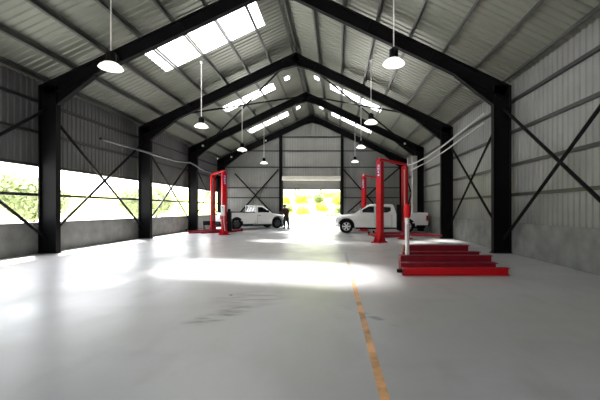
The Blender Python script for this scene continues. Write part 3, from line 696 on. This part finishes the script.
hm.lathe(prof, 20, Mh @ Matrix.Diagonal((1.05, .88, 1, 1))); hm.build('hair', M['hair'], pr, smooth=60, bevel=.01)
fc = MB(); fc.prism([(.355, 1.575), (.385, 1.580), (.362, 1.625)], -.012, .012, 'y'); fc.build('nose', M['skin'], pr)
for sg in (-1, 1):
    fc = MB(); fc.lathe([(.001, .012), (.012, .006), (.012, -.006), (.001, -.012)], 8, Matrix.Translation((.355, sg * .032, 1.625))); fc.build('eye', M['hair'], pr)
    fc = MB(); fc.lathe([(.001, .01), (.026, .004), (.024, -.006), (.001, -.01)], 10, Matrix.Translation((.262, sg * .092, 1.60)) @ Matrix.Rotation(PI / 2, 4, 'X')); fc.build('ear', M['skin'], pr)
# ------------------------------------------------------------------ outside
g = MB(); g.box(-120, 120, YB + .1, 71, -.25, -.03); tag(g.build('ground', M['yard']), kind='structure')
g = MB(); g.box(-120, XL - .15, -40, YB + .1, -.25, -.03); g.box(XR + .15, 120, -40, YB + .1, -.25, -.03); g.box(XL - .15, XR + .15, -40, YN, -.25, -.03); tag(g.build('ground', M['yard']), kind='structure')
g = MB(); nx, ny = 60, 14; vs = []; fs = []
for j in range(ny + 1):
    for i in range(nx + 1):
        x = -120 + 240 * i / nx; y = 71 + 3.4 * j + .02 * j * j * 3
        h = -.05 + 6.5 * (1 - math.cos(min(1, j / 9) * PI)) / 2 + .35 * math.sin(x * .31 + j) * min(1, j / 3) + .25 * math.sin(x * .83 + 2 * j) * min(1, j / 3)
        vs.append((x, y, h))
for j in range(ny):
    for i in range(nx): a = j * (nx + 1) + i; fs.append((a, a + 1, a + nx + 2, a + nx + 1))
g.add(vs, fs); tag(g.build('hillside', M['grass'], smooth=60), kind='structure')
def leaf_cloud(rad, n, size, seed, flat=1.0, base=0.0):
    rnd = random.Random(seed); m = MB()
    lob = [(Vector((rnd.uniform(-.55, .55) * rad, rnd.uniform(-.55, .55) * rad, base + rnd.uniform(.2, 1.1) * rad * flat)), rnd.uniform(.4, .65) * rad) for _ in range(9)]
    for _ in range(n):
        c, lr = rnd.choice(lob); d = Vector((rnd.gauss(0, 1), rnd.gauss(0, 1), rnd.gauss(0, 1) * flat)).normalized() * lr * rnd.uniform(.65, 1.05); p = c + d
        if p.z < .05: p.z = .05 + rnd.random() * .2
        a = Vector((rnd.gauss(0, 1), rnd.gauss(0, 1), rnd.gauss(0, 1))).normalized(); b_ = a.orthogonal().normalized(); s = size * rnd.uniform(.6, 1.3)
        m.add([p - a * s, p + b_ * s * .45, p + a * s, p - b_ * s * .45], [(0, 1, 2, 3)])
    return m
protos = {}
def plant(kind, x, y, z, sc, rot, label, cat, group):
    key = kind
    if key not in protos:
        t = thing('tree' if kind[0] == 'tree' else 'shrub', (0, 0, 0))
        if kind[0] == 'tree':
            leaf_cloud(2.1, 3800, .22, kind[1], .8, 1.6).build('crown', M[kind[2]], t)
            MB().tube([(0, 0, -.3), (.1, .05, 1.2), (.0, .1, 2.6)], [.16, .12, .07], 8).build('trunk', M['bark'], t, smooth=40)
        else:
            leaf_cloud(1.2, 2400, .16, kind[1], .75, 0).build('foliage', M[kind[2]], t)
            MB().tube([(0, 0, -.2), (.05, 0, .7)], [.06, .03], 6).build('stem', M['bark'], t)
        protos[key] = t; o = t
    else: o = copy_tree(protos[key])
    o.location = (x, y, z); o.rotation_euler = (0, 0, rot); o.scale = (sc,) * 3; tag(o, label, cat, group)
def hz(y): return -.05 + 6.5 * (1 - math.cos(min(1, max(0, y - 71) / 3.6 / 9) * PI)) / 2
hb = [(-15.0, 78, 1.3, 'y'), (-11.2, 80, 1.2, 'g'), (-7.6, 77, 1.1, 'y'), (-3.6, 80, 1.2, 'y'), (.4, 78, 1.2, 'g'), (-13.2, 86, 1.4, 'y'), (-8.8, 87, 1.4, 'y'), (-4.4, 88, 1.4, 'g'), (.4, 87, 1.5, 'y')]
for i, (x, y, s, k) in enumerate(hb):
    plant(('shrub', 5 + (k == 'g'), 'leaf_' + k), x, y, hz(y) - .1, s, i * 1.1, 'sunlit yellow green shrub on the bank seen through the roller door', 'shrub', 'shrubs beyond the roller door')
for i, (x, y, s) in enumerate(((-19, 98, 1.5), (-11.5, 97, 1.4), (-4.5, 99, 1.5), (2.5, 98, 1.5))):
    plant(('tree', 3, 'leaf_y'), x, y, hz(y) - .3, s, i * 1.3, 'sunlit yellow green tree on top of the bank beyond the roller door', 'tree', 'trees beyond the roller door')
for i, (x, y) in enumerate(((-16.5, 30), (-19, 37), (-24.5, 43), (-29, 51), (-19.5, 22.5), (-17.5, 15), (-27, 33), (-34, 60), (-21, 8))):
    plant(('tree', 9, 'leaf_g'), x, y, -.03, .8 + .1 * (i % 3), i * 1.7, 'pale green tree outside the open band of the left wall', 'tree', 'trees outside the left wall')
# low rail and dark low shrub beyond the door
t = thing('guard_rail', (-4.7, 34, -.03), 0, 'thin dark red guard rail standing in the bright yard just beyond the door', 'rail')
MB().tube([(0, 0, 1.0), (1.85, 0, 1.03)], .022, 8).build('rail', M['darkred'], t)
for x in (.05, 1.8): MB().tube([(x, 0, 0), (x, 0, 1.0)], .014, 8).build('post', M['galv'], t)
t = thing('road_barrier', (-1.05, 34.5, -.03), 0, 'dark striped barrier in the bright yard, near the nose of the double cab pickup', 'barrier')
MB().box(0, 1.05, -.03, .03, .85, 1.0).build('board', M['plastic'], t)
for x in (.15, .9): MB().tube([(x, 0, 0), (x, 0, .85)], .014, 6).build('leg', M['galv'], t)
for x in (.35, .72): MB().box(x - .07, x + .07, -.034, .034, .852, .998).build('stripe', M['orange'], t)
# ------------------------------------------------------------------ light
W = bpy.data.worlds.new('World'); S.world = W; W.use_nodes = True; nt = W.node_tree; bg = nt.nodes['Background']
sk = nt.nodes.new('ShaderNodeTexSky'); sk.sky_type = 'NISHITA'; sk.sun_disc = False; sk.sun_elevation = math.radians(54); sk.sun_rotation = math.radians(-34); sk.dust_density = 3; sk.air_density = 1.0
hs = nt.nodes.new('ShaderNodeHueSaturation'); hs.inputs['Saturation'].default_value = .35
nt.links.new(sk.outputs[0], hs.inputs['Color']); nt.links.new(hs.outputs[0], bg.inputs['Color']); bg.inputs['Strength'].default_value = .55
sun = bpy.data.lights.new('sun', 'SUN'); so = bpy.data.objects.new('sun', sun); COL.objects.link(so)
sun.energy = 20; sun.angle = math.radians(7); sun.color = (1, .985, .96)
so.rotation_euler = Vector((3.3, -4.9, -8.1)).to_track_quat('-Z', 'Y').to_euler(); so.location = (-10, 40, 30)
# ------------------------------------------------------------------ camera
cam = bpy.data.cameras.new('camera'); co = bpy.data.objects.new('camera', cam); COL.objects.link(co)
co.location = (0, 0, 1.5); co.rotation_euler = (PI / 2, 0, 0)
cam.sensor_fit = 'HORIZONTAL'; cam.sensor_width = 36; cam.lens = 36 * 352 / 600; cam.shift_x = -37 / 600; cam.shift_y = 9 / 600; cam.clip_end = 500
S.camera = co
S.view_settings.view_transform = 'Standard'; S.view_settings.look = 'None'; S.view_settings.gamma = 1; S.view_settings.exposure = 1.25
S.view_settings.use_curve_mapping = False
